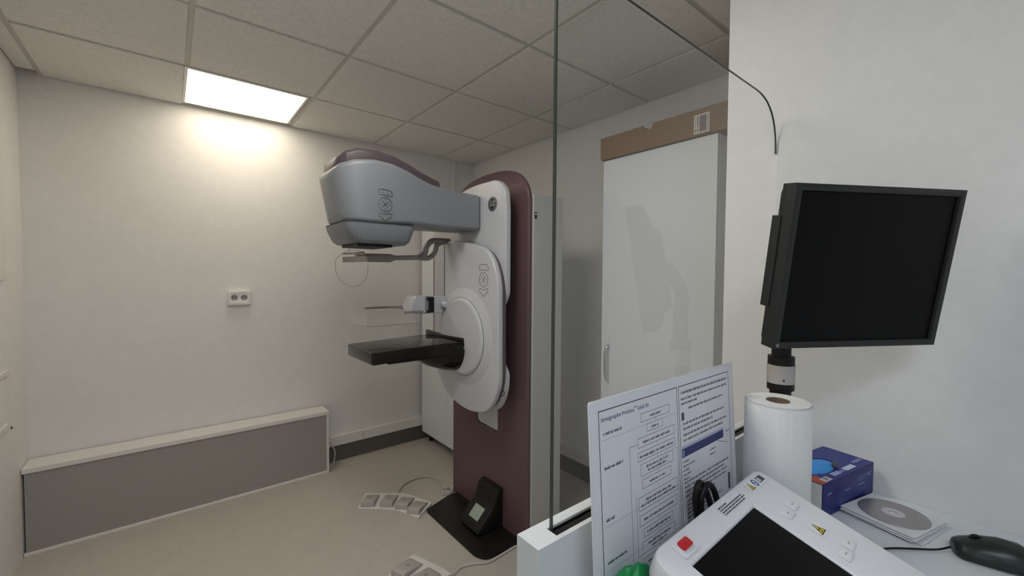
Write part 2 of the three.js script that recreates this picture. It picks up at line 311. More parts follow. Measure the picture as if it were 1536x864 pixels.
// ------------------------------------------------------------------ the mammography machine
const mach = thing('mammography_machine', 'mammography x-ray machine with grey tube head on a purple column', 'x-ray machine', [1.5, 0, -1.97]);
{
  const ZC = -1.972, t = mach;
  // column: wide board, rounded at the top and leaning back there
  const loops = [], HW = 0.366;
  const lv = [0.0, 0.4, 0.8, 1.2, 1.5, 1.80]; for (let i = 1; i <= 14; i++) lv.push(1.80 + 0.205 * Math.sin(i / 14 * Math.PI / 2));
  for (const y of lv) {
    const f = Math.max(0, (y - 1.80) / 0.2052), hw = HW * Math.pow(Math.max(1e-3, 1 - Math.pow(f, 2.2)), 1 / 2.4) + 0.002, lean = 0.03 * f * f * f * f;
    const hd = 0.013;
    loops.push(rr(hd, hw, 0.011, 4).map(p => [1.42 + 0.013 + lean + p[0], y, ZC + p[1]]));
  }
  const col = part('column', loft(loops, 0.7), M.purple, t, 'dark purple upright with rounded top');
  // pale strip showing in the slot under the arm
  part('slot_cover', plate(rounded([[-2.045, 0.74, 0], [-2.045, 0.550, 0.035], [-1.853, 0.545, 0], [-1.853, 0.74, 0]]), 0.006, 0.0015, ...FX, [1.4205, 0, 0]), M.machineWhite, col);
  part('slot_edge', plate(rounded([[-2.06, 0.74, 0], [-2.06, 0.541, 0.04], [-1.96, 0.539, 0], [-1.96, 0.74, 0]]), 0.004, 0.001, ...FX, [1.4205, 0, 0]), M.dark, col);
  const house = part('rear_housing', slab(1.4465, 1.665, 0.0, 1.838, -2.33, -1.600, 0.008), M.slabGrey, t, 'flat grey cabinet behind the column');
  part('nameplate', merge([slab(1.45, 1.475, 1.738, 1.743, -1.601, -1.5992), slab(1.455, 1.472, 1.71, 1.73, -1.601, -1.5992)]), M.dark, house);
  // floor plate
  part('base_plate', plate(rounded([[1.165, 2.225, 0.02], [1.165, 1.70, 0.05], [1.20, 1.645, 0.03], [1.425, 1.645, 0], [1.425, 2.285, 0], [1.36, 2.285, 0.01]]), 0.014, 0.003, ...FY, [0, 0.0005, 0]), M.matBlack, t);
  for (const [x, z] of [[1.195, -1.70], [1.195, -2.18]]) part('bolt', lathe([[0, 0.006], [0.008, 0.005], [0.011, 0]], x, 0.0145, z, 16), M.matBlack, t);
  // foot display
  const disp = part('foot_display', plate(rounded([[1.245, 0.030, 0.012], [1.258, 0.058, 0.012], [1.352, 0.150, 0.03], [1.378, 0.225, 0.006], [1.419, 0.235, 0.004], [1.419, 0.0146, 0], [1.34, 0.0146, 0.0]]), 0.185, 0.012, [1, 0, 0], [0, 1, 0], [0, 0, 1], [0, 0, -1.985], { seg: 3 }), M.matBlack, t);
  {
    const dx = 0.094, dy = 0.092, l = Math.hypot(dx, dy), u = [dx / l, dy / l, 0], nrm = [-dy / l, dx / l, 0];
    const P = (s, z, h = 0.0008) => [1.258 + u[0] * s + nrm[0] * h, 0.058 + u[1] * s + nrm[1] * h, z];
    const q = plate([[-1.93, 0.026], [-1.845, 0.026], [-1.845, 0.098], [-1.93, 0.098]], 0.0025, 0.0005, [0, 0, 1], u, nrm, [1.258, 0.058, 0]);
    part('screen', q, std(lin(0.34, 0.40, 0.33), 0.35), disp, 'small pale green display');
  }
  // vertical white plate with waist, behind the arm cover
  const pl = rounded([[-1.637, 1.74, 0.0], [-1.645, 1.85, 0.08], [-1.71, 1.907, 0.08], [-1.95, 1.907, 0.10], [-2.20, 1.86, 0.12], [-2.385, 1.72, 0.1], [-2.385, 0.95, 0.1], [-2.30, 0.76, 0.15], [-2.0, 0.685, 0.2], [-1.70, 0.71, 0.12], [-1.64, 0.83, 0.05], [-1.635, 0.925, 0.03], [-1.682, 0.975, 0.03], [-1.682, 1.25, 0.03], [-1.637, 1.315, 0.03]], 8);
  const back = part('support_plate', plate(pl, 0.034, 0.007, ...FX, [1.331, 0, 0], { seg: 3 }), M.machineWhite, t, 'upright white plate carrying the tube head');
  part('plate_mount', slab(1.33, 1.425, 0.95, 1.7, -2.2, -1.86), M.dark, t);
  for (const [x, z] of [[1.2965, -2.366], [1.2395, -2.137]]) part('guide_slot', slab(x - 0.0012, x + 0.004, 1.06, 1.60, z - 0.0022, z + 0.0022), M.dark, t);
  // emblem
  const logo = canvasTex(128, 128, (g) => {
    g.fillStyle = '#9a9c9c'; g.fillRect(0, 0, 128, 128); g.fillStyle = '#23262a'; g.beginPath(); g.arc(64, 64, 60, 0, 7); g.fill();
    g.strokeStyle = '#b9bcbc'; g.lineWidth = 5; g.beginPath(); g.arc(64, 64, 50, 0, 7); g.stroke();
    g.fillStyle = '#cfd2d2'; g.font = 'italic bold 58px serif'; g.textAlign = 'center'; g.fillText('GE', 64, 83);
    g.lineWidth = 4; for (let k = 0; k < 4; k++) { const a = k * Math.PI / 2 + 0.6; g.beginPath(); g.arc(64 + 40 * Math.cos(a), 64 + 40 * Math.sin(a), 13, a + 1.2, a + 3.9); g.stroke(); }
  });
  {
    const c = new THREE.CylinderGeometry(0.036, 0.037, 0.006, 32), uv = c.attributes.uv; c.rotateZ(Math.PI / 2); c.translate(1.2945, 1.785, -1.745);
    const p = c.attributes.position; for (let i = 0; i < p.count; i++) uv.setXY(i, (p.getZ(i) + 1.745) / 0.074 + 0.5, (p.getY(i) - 1.785) / 0.074 + 0.5);
    part('emblem', strip(c), std(0xffffff, 0.3, { map: logo, metalness: 0.5 }), back, 'round dark emblem');
  }
  // arm cover (shield) with purple band behind it
  const sh = [[-2.15, 1.02, 0.0], [-2.15, 1.613, 0.012], [-1.92, 1.600, 0.12], [-1.70, 1.545, 0.14], [-1.622, 1.40, 0.10], [-1.618, 0.86, 0.06], [-1.70, 0.715, 0.12], [-1.90, 0.676, 0.15], [-2.13, 0.725, 0.14], [-2.25, 0.87, 0.12], [-2.25, 1.0, 0.02]];
  const inset = sh.map(([z, y, r]) => [-1.92 + (z + 1.92) * 0.955, 1.14 + (y - 1.14) * 0.975, r]);
  part('purple_band', plate(rounded(inset), 0.045, 0.004, ...FX, [1.30, 0, 0]), std(lin(0.13, 0.10, 0.12), 0.5), t);
  const arm = part('arm_cover', plate(rounded(sh, 8), 0.032, 0.009, ...FX, [1.272, 0, 0], { seg: 3 }), M.machineWhite, t, 'rounded white arm cover');
  { const c = cyl(0.014, 0.014, 0.002, 0, 0, 0, 24); const r = new THREE.TorusGeometry(0.013, 0.002, 6, 24); part('lock_ring', strip(r).translate(1.275, 0.83, -1.6295), M.dark, t); c.dispose(); }
  // rotation hub: low dome on the cover
  const hubp = [[0.0, 0.034], [0.19, 0.032], [0.203, 0.028], [0.209, 0.020], [0.214, 0.016], [0.24, 0.008], [0.262, 0.002], [0.268, -0.002]];
  { const g = new THREE.LatheGeometry(hubp.map(p => new THREE.Vector2(p[0], p[1])).reverse(), 64); g.rotateZ(Math.PI / 2); g.translate(1.241, 1.085, -1.93); part('hub', strip(g), M.machineWhite, t); }
  { const g = new THREE.TorusGeometry(0.2115, 0.0014, 6, 64); g.rotateY(Math.PI / 2); g.translate(1.223, 1.085, -1.93); part('hub_seam', strip(g), M.engrave, t); }
  // engraved control pads: drawn as thin raised outlines
  const ring = (r, w, cx, cy, n = 28) => { const o = [], i = []; for (let k = 0; k < n; k++) { const a = k / n * 6.2832; o.push([cx + r * Math.cos(a), cy + r * Math.sin(a)]); i.push([cx + (r - w) * Math.cos(-a), cy + (r - w) * Math.sin(-a)]); } return [o, i]; };
  const strokes = (segs, w, pl) => merge(segs.map(s => { const c = s.map(p => pl(...p)); return tube(c, w, s.length * 6, 5); }));
  const padShape = s => ({
    ring: [Array.from({ length: 21 }, (_, k) => [s * 0.5 * Math.cos(k / 20 * 6.2832), s * 0.5 * Math.sin(k / 20 * 6.2832)])],
    top: [[[-0.48, 0.68], [-0.46, 0.98], [0, 1.04], [0.46, 0.94], [0.5, 0.62], [0.1, 0.66], [-0.44, 0.66]].map(p => [p[0] * s, p[1] * s])],
    bottom: [[[-0.48, -0.62], [-0.46, -0.84], [-0.2, -0.98], [0, -1.16], [0.2, -0.98], [0.46, -0.84], [0.5, -0.62], [0, -0.68], [-0.42, -0.62]].map(p => [p[0] * s, p[1] * s])],
    cross: [[[-0.22, -0.22], [0, 0], [0.22, 0.22]], [[-0.22, 0.22], [0, 0], [0.22, -0.22]]].map(q => q.map(p => [p[0] * s, p[1] * s])),
  });
  const controls = (parent, s, pl) => {
    const P = padShape(s), f = (n, k) => part(n, strokes(P[k], 0.0011, pl), M.engrave, parent);
    f('key_outline', 'top'); f('control_ring', 'ring'); f('key_outline', 'bottom'); f('ring_symbols', 'cross');
    for (const [a, b] of [[0, 0.34], [0, -0.34], [0.34, 0], [-0.34, 0], [-0.2, 0.84], [0.22, 0.8]]) { const g = new THREE.SphereGeometry(0.0022, 8, 6); g.translate(...pl(a * s, b * s)); part('key_dot', strip(g), M.engrave, parent); }
  };
  controls(arm, 0.075, (u, v) => [1.2395, 1.395 + v, -1.745 + u]);
  // tube head: sections along x
  const key = [ // x, half width, bottom, top, backward slant of the nose
    [0.532, 0.035, 1.70, 1.835, 0.20], [0.535, 0.07, 1.672, 1.850, 0.20], [0.545, 0.115, 1.652, 1.868, 0.19], [0.57, 0.150, 1.647, 1.888, 0.17], [0.62, 0.172, 1.645, 1.908, 0.12], [0.70, 0.178, 1.645, 1.920, 0.06], [0.78, 0.174, 1.647, 1.917, 0], [0.86, 0.162, 1.650, 1.900, 0], [0.93, 0.148, 1.652, 1.878, 0], [1.0, 0.136, 1.653, 1.860, 0], [1.10, 0.128, 1.655, 1.850, 0], [1.2, 0.125, 1.656, 1.846, 0], [1.28, 0.125, 1.658, 1.844, 0]];
  const sec = (x, hw, y0, y1, r, sl = 0) => rr((y1 - y0) / 2, hw, r, 5).map(p => { const y = (y0 + y1) / 2 + p[0]; return [x + sl * (1.86 - y), y, ZC + p[1]]; });
  const head = part('tube_head', loft(key.map(([x, hw, a, b, sl]) => sec(x, hw, a, b, Math.min(0.022, hw * 0.5), sl)), 0.6), M.headGrey, t, 'blue-grey tube head and its arm');
  controls(head, 0.062, (u, v) => [0.742 + u, 1.728 + v, ZC + 0.1776]);
  part('head_joint', slab(1.28, 1.300, 1.665, 1.838, ZC - 0.115, ZC + 0.115, 0.006), M.headGreyDark, t);
  // purple cap on the head
  const cap = [[0.556, 0.05, 1.84, 1.885], [0.563, 0.10, 1.85, 1.925], [0.59, 0.135, 1.86, 1.948], [0.64, 0.15, 1.87, 1.965], [0.72, 0.152, 1.87, 1.968], [0.80, 0.148, 1.87, 1.958], [0.88, 0.138, 1.85, 1.936], [0.95, 0.126, 1.83, 1.913], [1.02, 0.118, 1.82, 1.893], [1.05, 0.112, 1.82, 1.886], [1.056, 0.105, 1.825, 1.88]];
  part('head_cap', loft(cap.map(([x, hw, a, b]) => sec(x, hw, a, b, 0.02)), 0.6), M.capPurple, t, 'dark purple top cap');
  // collimator block below the seam
  const cl = [[1.640, 0.575, 0.905, 0.168], [1.62, 0.580, 0.90, 0.167], [1.57, 0.602, 0.885, 0.155], [1.556, 0.618, 0.872, 0.140]];
  part('collimator', loft(cl.map(([y, a, b, hw]) => rr((b - a) / 2, hw, 0.05, 5).map(p => [(a + b) / 2 + p[0], y, ZC + p[1]])), 0.6), M.headGreyDark, t);
  part('seam', loft([[1.6395], [1.6455]].map(([y]) => rr(0.163, 0.1665, 0.05, 5).map(p => [0.739 + p[0], y, ZC + p[1]]))), M.engrave, t);
  part('aperture', slab(0.64, 0.80, 1.543, 1.557, ZC - 0.10, ZC + 0.12, 0.003), M.matBlack, t);
  // detector tray (bucky)
  const tray = part('detector_tray', plate(rounded([[0.70, 2.19, 0.02], [0.705, 1.855, 0.02], [1.13, 1.90, 0.05], [1.235, 1.865, 0.02], [1.235, 2.26, 0.02], [1.06, 2.25, 0.05]]), 0.058, 0.007, ...FY, [0, 1.003, 0], { seg: 3 }), M.gloss, t, 'glossy black detector tray');
  part('tray_collar', loft([[0.985, 0.04, 0.02], [1.02, 0.10, 0.05], [1.08, 0.15, 0.08], [1.15, 0.175, 0.1], [1.222, 0.195, 0.112]].map(([x, hw, hh]) => Array.from({ length: 28 }, (_, k) => {
    const a = k / 28 * 6.2832, c = Math.cos(a), s = Math.sin(a); return [x, s > 0 ? 1.03 + s * 0.025 : 1.03 + s * hh * 1.35, -2.06 + hw * Math.sign(c) * Math.pow(Math.abs(c), 0.7)];
  })), 0.7), M.gloss, tray);
  part('tray_rim', plate([[-2.30, 1.055], [-2.30, 1.083], [-2.2, 1.078], [-2.05, 1.077], [-1.88, 1.082], [-1.875, 1.055]], 0.03, 0.004, ...FX, [1.232, 0, 0]), M.gloss, tray);
  part('under_tray', slab(0.80, 1.12, 0.988, 1.004, -2.17, -1.905, 0.004), M.matBlack, tray);
  { const c = cyl(0.006, 0.006, 0.003, 0, 0, 0, 12); c.rotateX(Math.PI / 2); c.translate(1.20, 1.03, -1.862); part('mark', c, M.chrome, tray); }
  // compression paddle: clear open tray with its carriage on the guide
  const PZ0 = -2.30, PZ1 = -2.03, PX0 = 0.742, PX1 = 1.03, py0 = 1.162, py1 = 1.228;
  const pad = part('paddle', merge([slab(PX0, PX1, py0, py0 + 0.003, PZ0, PZ1), slab(PX0, PX0 + 0.003, py0, py1, PZ0, PZ1), slab(PX0, PX1, py0, py1 - 0.012, PZ1 - 0.003, PZ1), slab(PX0, PX1, py0, py1, PZ0, PZ0 + 0.003), slab(PX1 - 0.003, PX1, py0, py1, PZ0, PZ1)]), M.clear, t, 'clear plastic compression paddle');
  part('paddle_edge', merge([tube([[PX0, py0, PZ1], [(PX0 + PX1) / 2, py0, PZ1], [PX1, py0, PZ1]], 0.0023, 8, 6), tube([[PX0, py0, PZ0], [PX0, py0, (PZ0 + PZ1) / 2], [PX0, py0, PZ1]], 0.0015, 8, 6), tube([[PX1, py0, PZ1], [PX1, (py0 + py1) / 2, PZ1], [PX1, py1, PZ1]], 0.0013, 8, 6)]), M.clearEdge, pad);
  part('paddle_bracket', merge([slab(0.83, 1.06, 1.226, 1.236, -2.30, -2.288), slab(0.96, 1.06, 1.212, 1.224, -2.08, -2.05), tube([[0.84, 1.232, -2.294], [0.95, 1.236, -2.25], [1.06, 1.226, -2.10]], 0.005, 20, 8)]), M.satinMetal, pad);
  const car = part('carriage', loft([[1.0, 1.215, 1.222], [1.02, 1.208, 1.285], [1.035, 1.205, 1.300], [1.085, 1.203, 1.302]].map(([x, a, b]) => rr((b - a) / 2, 0.06, 0.01, 4).map(p => [x, (a + b) / 2 + p[0], -2.14 + p[1]])), 0.5), M.machineWhite, t);
  part('carriage_grip', slab(1.085, 1.112, 1.203, 1.297, -2.195, -2.085, 0.008), M.headGrey, car);
  part('latch', merge([slab(1.112, 1.15, 1.207, 1.294, -2.19, -2.092, 0.006), slab(1.098, 1.12, 1.275, 1.293, -2.10, -2.08, 0.003), slab(1.098, 1.12, 1.205, 1.222, -2.10, -2.08, 0.003)]), M.matBlack, car);
  part('carriage_mount', slab(1.15, 1.2735, 1.198, 1.294, -2.19, -2.11, 0.006), M.machineWhite, car);
  { const g = lathe([[0, 0.03], [0.016, 0.028], [0.022, 0.015], [0.022, -0.01]], 0, 0, 0, 24); g.rotateX(Math.PI / 2); g.translate(1.215, 1.247, -2.10); part('knob', g, M.machineWhite, car); }
  // face guard: clear curved visor on a bent metal arm
  const vis = []; const VN = 13;
  const visor = (() => {
    const pos = [], row = j => { const f = j / 14; return Array.from({ length: VN }, (_, k) => {
      const a = (k / (VN - 1) - 0.5) * 2, hw = 0.148 * Math.sqrt(Math.max(0.006, 1 - Math.pow(Math.abs(f - 0.34) / 0.662, 2.6))) * (f < 0.34 ? Math.sqrt(Math.max(0.05, 1 - Math.pow((0.34 - f) / 0.36, 2))) : 1);
      const z = a * hw; return [0.703 + 0.205 * z - 0.5 * z * z, 1.535 - 0.178 * f, -2.10 + z]; }); };
    const R = Array.from({ length: 15 }, (_, j) => row(j)), off = p => [p[0] + 0.003, p[1], p[2]], tri = (...t) => t.forEach(p => pos.push(...p));
    for (let j = 0; j < 14; j++) for (let k = 0; k + 1 < VN; k++) { tri(R[j][k], R[j + 1][k], R[j + 1][k + 1], R[j][k], R[j + 1][k + 1], R[j][k + 1]); const [a, b, c, d] = [R[j][k], R[j + 1][k], R[j + 1][k + 1], R[j][k + 1]].map(off); tri(a, c, b, a, d, c); }
    for (let j = 0; j < 15; j++) vis.push(R[j][VN - 1]);
    const rim = [...R[0].slice(), ...R.slice(1).map(r => r[VN - 1]), ...R[14].slice().reverse().slice(1), ...R.slice(0, 14).reverse().map(r => r[0])];
    const g = new THREE.BufferGeometry(); g.setAttribute('position', new THREE.Float32BufferAttribute(pos, 3)); g.setAttribute('uv', new THREE.Float32BufferAttribute(new Float32Array(pos.length / 3 * 2), 2));
    return [toCreasedNormals(g, 0.8), rim, R];
  })();
  const guard = part('face_guard', visor[0], M.clear, t, 'clear curved face guard');
  part('guard_rim', tube(visor[1], 0.0013, 120, 5, true), M.clearEdge, guard);
  part('guard_band', merge([tube(visor[2][1].map(p => [p[0] + 0.004, p[1], p[2]]), 0.005, 30, 6), loft(Array.from({ length: 13 }, (_, i) => { const z = -0.10 + i * 0.2 / 12, x = 0.709 + 0.205 * z - 0.5 * z * z; return [[x, 1.478], [x + 0.003, 1.478], [x + 0.003, 1.506], [x, 1.506]].map(p => [p[0], p[1], -2.10 + z]); }), 0.5)]), M.satinMetal, guard);
  const rod = (pts) => loft(pts.map(([x, y, hh, hz]) => [x, y, hh * 1.25, hz]).map(([x, y, hh, hz]) => rr(hh, hz, Math.min(hh, hz) * 0.7, 3).map(p => [x, y + p[0], -2.12 + p[1]])), 0.7);
  part('guard_arm', merge([rod([[0.722, 1.504, 0.012, 0.02], [0.76, 1.504, 0.013, 0.02], [0.775, 1.503, 0.017, 0.014], [0.90, 1.504, 0.018, 0.012], [0.93, 1.506, 0.010, 0.008], [1.06, 1.512, 0.011, 0.009], [1.09, 1.525, 0.016, 0.010]]),
    tube([[1.075, 1.514, -2.12], [1.10, 1.53, -2.12], [1.115, 1.575, -2.12], [1.145, 1.606, -2.12], [1.20, 1.612, -2.12], [1.262, 1.611, -2.12]], 0.0165, 30, 10), tube([[1.07, 1.512, -2.125], [1.13, 1.512, -2.125], [1.165, 1.54, -2.125], [1.185, 1.59, -2.125], [1.22, 1.606, -2.125]], 0.0150, 30, 10)]), M.satinMetal, guard);
}
// ------------------------------------------------------------------ foot controls
function pedalUnit(name, label) {
  const t = thing(name, label, 'foot control', [0, 0, 0], 'foot control plates on the floor');
  const F = [[-0.194, -0.077], [-0.025, 0.067], [0.046, 0.239]], B = [[-0.098, -0.218], [0.102, -0.069], [0.182, 0.147]];
  part('base', plate(rounded([[...F[0], 0.01], [...F[1], 0.04], [...F[2], 0.01], [...B[2], 0.01], [...B[1], 0.06], [...B[0], 0.01]].map(p => [p[0], -p[1], p[2]])), 0.013, 0.003, ...FY, [0, 0, 0]), M.trunk, t);
  for (const h of [0, 1]) for (const f of [0.24, 0.74]) {
    const mix = (a, b, k) => [a[0] + (b[0] - a[0]) * k, a[1] + (b[1] - a[1]) * k], fr = mix(F[h], F[h + 1], f), bk = mix(B[h], B[h + 1], f), c = mix(fr, bk, 0.44);
    const a = Math.atan2(fr[0] - bk[0], fr[1] - bk[1]);             // pedals slope up towards the inner edge
    const g = loft([[-0.060, 0.020], [-0.050, 0.026], [0.050, 0.043], [0.066, 0.038], [0.070, 0.024]].map(([q, y]) => rr(0.0395, (y - 0.0135) / 2, 0.004, 3).map(p => [p[0], 0.0135 + (y - 0.0135) / 2 + p[1], q])), 0.5);
    g.rotateY(a); g.translate(c[0], 0, c[1]); const pd = part('pedal', g, M.pedalGrey, t);
    const m = new THREE.TorusGeometry(0.007, 0.0014, 5, 16); m.rotateX(Math.PI / 2 - 0.16); m.rotateY(a); m.translate(c[0], 0.0342, c[1]); part('symbol', strip(m), M.engrave, pd);
  }
  return t;
}
{
  const p1 = pedalUnit('foot_pedal_plate', 'white foot control plate with four grey pedals beside the black base plate');
  p1.position.set(1.05, 0, -2.42);
  const p2 = p1.clone(); p2.name = numbered('foot_pedal_plate'); scene.add(p2); p2.position.set(0.89, 0, -1.674); p2.rotation.y = -0.59;
  p2.userData = { label: 'white foot control plate cut off by the bottom edge, nearest the camera', category: 'foot control', group: 'foot control plates on the floor' };
  solo('pedal_cable', tube([[1.118, 0.006, -2.523], [1.135, 0.006, -2.54], [1.20, 0.006, -2.60], [1.29, 0.006, -2.625], [1.37, 0.006, -2.604], [1.40, 0.006, -2.52], [1.36, 0.006, -2.40], [1.345, 0.007, -2.345], [1.36, 0.008, -2.30], [1.40, 0.01, -2.31], [1.405, 0.012, -2.36], [1.37, 0.014, -2.375], [1.35, 0.016, -2.34], [1.375, 0.018, -2.30], [1.41, 0.02, -2.325], [1.40, 0.022, -2.36], [1.375, 0.016, -2.35], [1.39, 0.008, -2.30], [1.44, 0.006, -2.36]], 0.0048, 160, 7), M.cablePale, 'pale cable looping from the far foot control to the column foot', 'cable');
  solo('floor_cable', tube([[1.48, 0.006, -1.50], [1.40, 0.006, -1.60], [1.388, 0.0065, -1.632], [1.28, 0.0065, -1.632], [1.19, 0.0065, -1.63], [1.13, 0.006, -1.665], [1.064, 0.006, -1.684], [1.02, 0.006, -1.665], [0.985, 0.018, -1.65]], 0.0055, 80, 7), M.cablePale, 'pale cable running past the front corner of the black base plate', 'cable');
}
// ------------------------------------------------------------------ radiation screen: low wall, glass
const GZ = -0.456, LX = 0.405, LTOP = 1.026;
{
  const z0 = -0.479, z1 = -0.431;
  const t = thing('protection_screen', 'low white partition holding a tall clear glass pane', 'screen', [0.87, 0, -0.455]);
  const zi = GZ - 0.005, zo = GZ + 0.017;
  part('low_wall', merge([slab(LX, LX + 0.045, 0, LTOP, z0, z1), slab(LX + 0.045, XC - 0.002, 0, LTOP - 0.02, z0, z1), slab(LX + 0.045, XC - 0.002, LTOP - 0.02, LTOP, z0, zi), slab(LX + 0.045, XC - 0.002, LTOP - 0.02, LTOP, zo, z1)]), M.desk, t);
  part('channel', slab(LX + 0.046, XC - 0.002, LTOP - 0.0195, LTOP - 0.003, GZ + 0.003, zo - 0.0003), M.matBlack, t);
  part('gasket', slab(LX + 0.046, XC - 0.002, LTOP - 0.0195, LTOP - 0.004, zi + 0.0003, GZ - 0.003), M.matBlack, t);
  // pane with rounded upper corner at the wall
  const gx0 = LX + 0.05, gx1 = XC - 0.004, gt = 1.908;
  const out = rounded([[gx0, LTOP - 0.015, 0], [gx1, LTOP - 0.015, 0], [gx1, gt, 0.14], [gx0, gt, 0.02]], 10);
  const s = new THREE.Shape(out.map(p => new THREE.Vector2(...p))), sg = new THREE.ShapeGeometry(s); sg.translate(0, 0, GZ);
  const pane = part('glass_pane', strip(sg), M.glass, t, 'clear lead glass pane');
  const E = 0.0022, edge = (a, b, w) => { const d = V(b[0] - a[0], b[1] - a[1], 0), l = d.length(), g = new THREE.BoxGeometry(l, w, 2 * E); g.rotateZ(Math.atan2(d.y, d.x)); g.translate((a[0] + b[0]) / 2, (a[1] + b[1]) / 2, GZ); return strip(g); };
  const top = out.slice(2, -1); const list = [edge([gx0, LTOP - 0.015], [gx0, gt - 0.02], 0.0035)];
  for (let i = 0; i + 1 < out.length; i++) if (out[i][1] > 1.6 && out[i + 1][1] > 1.6) list.push(edge(out[i], out[i + 1], 0.0008));
  part('glass_edge', merge(list), M.glassEdge, pane, 'dark polished edge');
  part('wall_clip', slab(XC - 0.05, XC - 0.001, 1.455, 1.475, GZ - 0.012, GZ - 0.002, 0.003), M.clear, t);
}
// ------------------------------------------------------------------ desk and what stands on it
{
  const t = thing('desk', 'white desk top along the wall under the monitor', 'desk', [0.9, 0, 0.2]);
  part('desk_top', slab(0.40, XC - 0.001, DESK - 0.028, DESK, -0.429, 0.95, 0.003), M.desk, t);
  part('side_panel', slab(0.43, XC - 0.02, 0, DESK - 0.029, -0.42, -0.395), M.desk, t);
  part('side_panel', slab(0.75, XC - 0.02, 0, DESK - 0.029, 0.9, 0.925), M.desk, t);
}
// laminated instruction sheet leaning on the low wall
{
  const W = 1180, Hh = 850;
  const tx = canvasTex(W, Hh, (g) => {
    g.fillStyle = '#eceaf0'; g.fillRect(0, 0, W, Hh);
    const ink = '#34333c', words = (x, y, w, h, a = 1) => { g.fillStyle = ink; let p = x; while (p < x + w - 4) { const l = Math.min(8 + rnd() * 34, x + w - p); for (let q = p; q < p + l - 2; q += 4.2) { const k = rnd(); g.fillRect(q, y - h * (k > 0.7 ? 1 : 0.72), 2.6, h * (k > 0.85 ? 1.15 : k > 0.7 ? 1 : 0.72)); } g.fillRect(p, y - h * 0.36, l - 2, h * 0.2); p += l + 5; } };
    const frame = (x, y, w, h, lw = 2) => { g.strokeStyle = '#4a4a54'; g.lineWidth = lw; g.strokeRect(x, y, w, h); };
    // left page
    g.strokeStyle = '#24242c'; g.lineWidth = 4; g.strokeRect(46, 34, 560, 900); g.strokeRect(622, 34, 512, 900);
    g.fillStyle = '#2b3066'; g.font = 'bold 22px sans-serif'; g.textAlign = 'left'; g.fillText('Senographe Pristina', 58, 76); g.font = 'bold 13px sans-serif'; g.fillText('TM', 272, 64); g.font = 'bold 22px sans-serif'; g.fillText('Ghid 3D', 296, 76);
    for (const [y, w] of [[128, 120], [258, 116], [452, 52], [610, 120], [790, 110]]) words(70, y, w, 12);
    g.strokeStyle = '#b9b8c2'; g.lineWidth = 2; for (const y of [146, 470, 636]) { g.beginPath(); g.moveTo(60, y); g.lineTo(592, y); g.stroke(); }
    const box = (x, y, w, h, lines) => { frame(x, y, w, h, 2); lines.forEach((l, i) => words(x + (w - l) / 2, y + h / 2 + 6 + (i - (lines.length - 1) / 2) * 17, l, 11)); g.beginPath(); g.moveTo(x + w / 2, y + h); g.lineTo(x + w / 2, y + h + 12); g.stroke(); };
    box(316, 96, 220, 34, [80]); box(360, 146, 120, 32, [56]); box(290, 194, 282, 38, [210]); box(286, 252, 288, 34, [262]); box(304, 302, 250, 48, [170, 150]); box(312, 366, 222, 36, [120]);
    box(282, 432, 300, 54, [200, 268]); box(284, 506, 290, 42, [230]); box(310, 566, 226, 34, [180]); box(298, 616, 250, 48, [170, 120]); box(300, 684, 250, 40, [190]); box(316, 740, 214, 46, [100, 150]);
    g.strokeStyle = '#55555e'; g.lineWidth = 2; g.beginPath(); g.moveTo(286, 214); g.lineTo(232, 214); g.lineTo(232, 838); g.lineTo(286, 838); g.moveTo(560, 300); g.lineTo(592, 300); g.lineTo(592, 660); g.lineTo(560, 660); g.moveTo(266, 420); g.lineTo(266, 664); g.lineTo(300, 664); g.stroke();
    words(300, 826, 280, 11);
    // right page
    words(640, 72, 476, 15); words(640, 100, 470, 12); words(640, 122, 150, 12); words(706, 150, 360, 12);
    g.fillStyle = '#33333a'; g.fillRect(640, 158, 24, 36); words(652, 216, 420, 12); words(652, 240, 290, 12); words(652, 268, 440, 12); words(652, 292, 400, 12);
    g.fillStyle = '#b9bdd6'; g.fillRect(632, 312, 420, 12); g.fillStyle = '#20306e'; g.fillRect(632, 324, 420, 40); g.fillStyle = '#8f97c4'; g.fillRect(638, 330, 18, 30);
    g.strokeStyle = '#33333a'; g.beginPath(); g.moveTo(980, 366); g.lineTo(1096, 400); g.stroke(); words(1080, 344, 40, 10);
    for (let k = 0; k < 5; k++) words(640, 388 + k * 20, 50 + rnd() * 60, 9);
    words(900, 396, 60, 9); words(900, 420, 60, 9);
    for (let k = 0; k < 4; k++) words(648, 486 + k * 21, 330 + rnd() * 130, 11);
    for (let k = 0; k < 5; k++) words(664, 574 + k * 19, 240 + rnd() * 200, 10);
    g.strokeStyle = '#6a6a72'; g.beginPath(); g.moveTo(626, 664); g.lineTo(1128, 664); g.stroke();
    words(640, 690, 250, 13); for (let k = 0; k < 9; k++) words(640, 714 + k * 17, 300 + rnd() * 170, 11);
    g.fillStyle = '#4a4b55'; g.fillRect(1086, 560, 26, 84);
    g.fillStyle = '#c9c43a'; g.fillRect(70, 842, 90, 8);
  });
  const x0 = 0.463, x1 = 0.931, y0 = DESK + 0.001, y1 = 1.2385, zt = -0.3935, zb = -0.372, P = (x, y) => [x, y, zt + (y1 - y) / (y1 - y0) * (zb - zt)];
  const t = thing('instruction_sheet', 'laminated two-page printed sheet standing against the low partition', 'sheet', [(x0 + x1) / 2, y0, zb]);
  const dv = [0, y0 - y1, zb - zt];
  const l = Math.hypot(y0 - y1, zb - zt), ev = [0, -(y0 - y1) / l, -(zb - zt) / l];
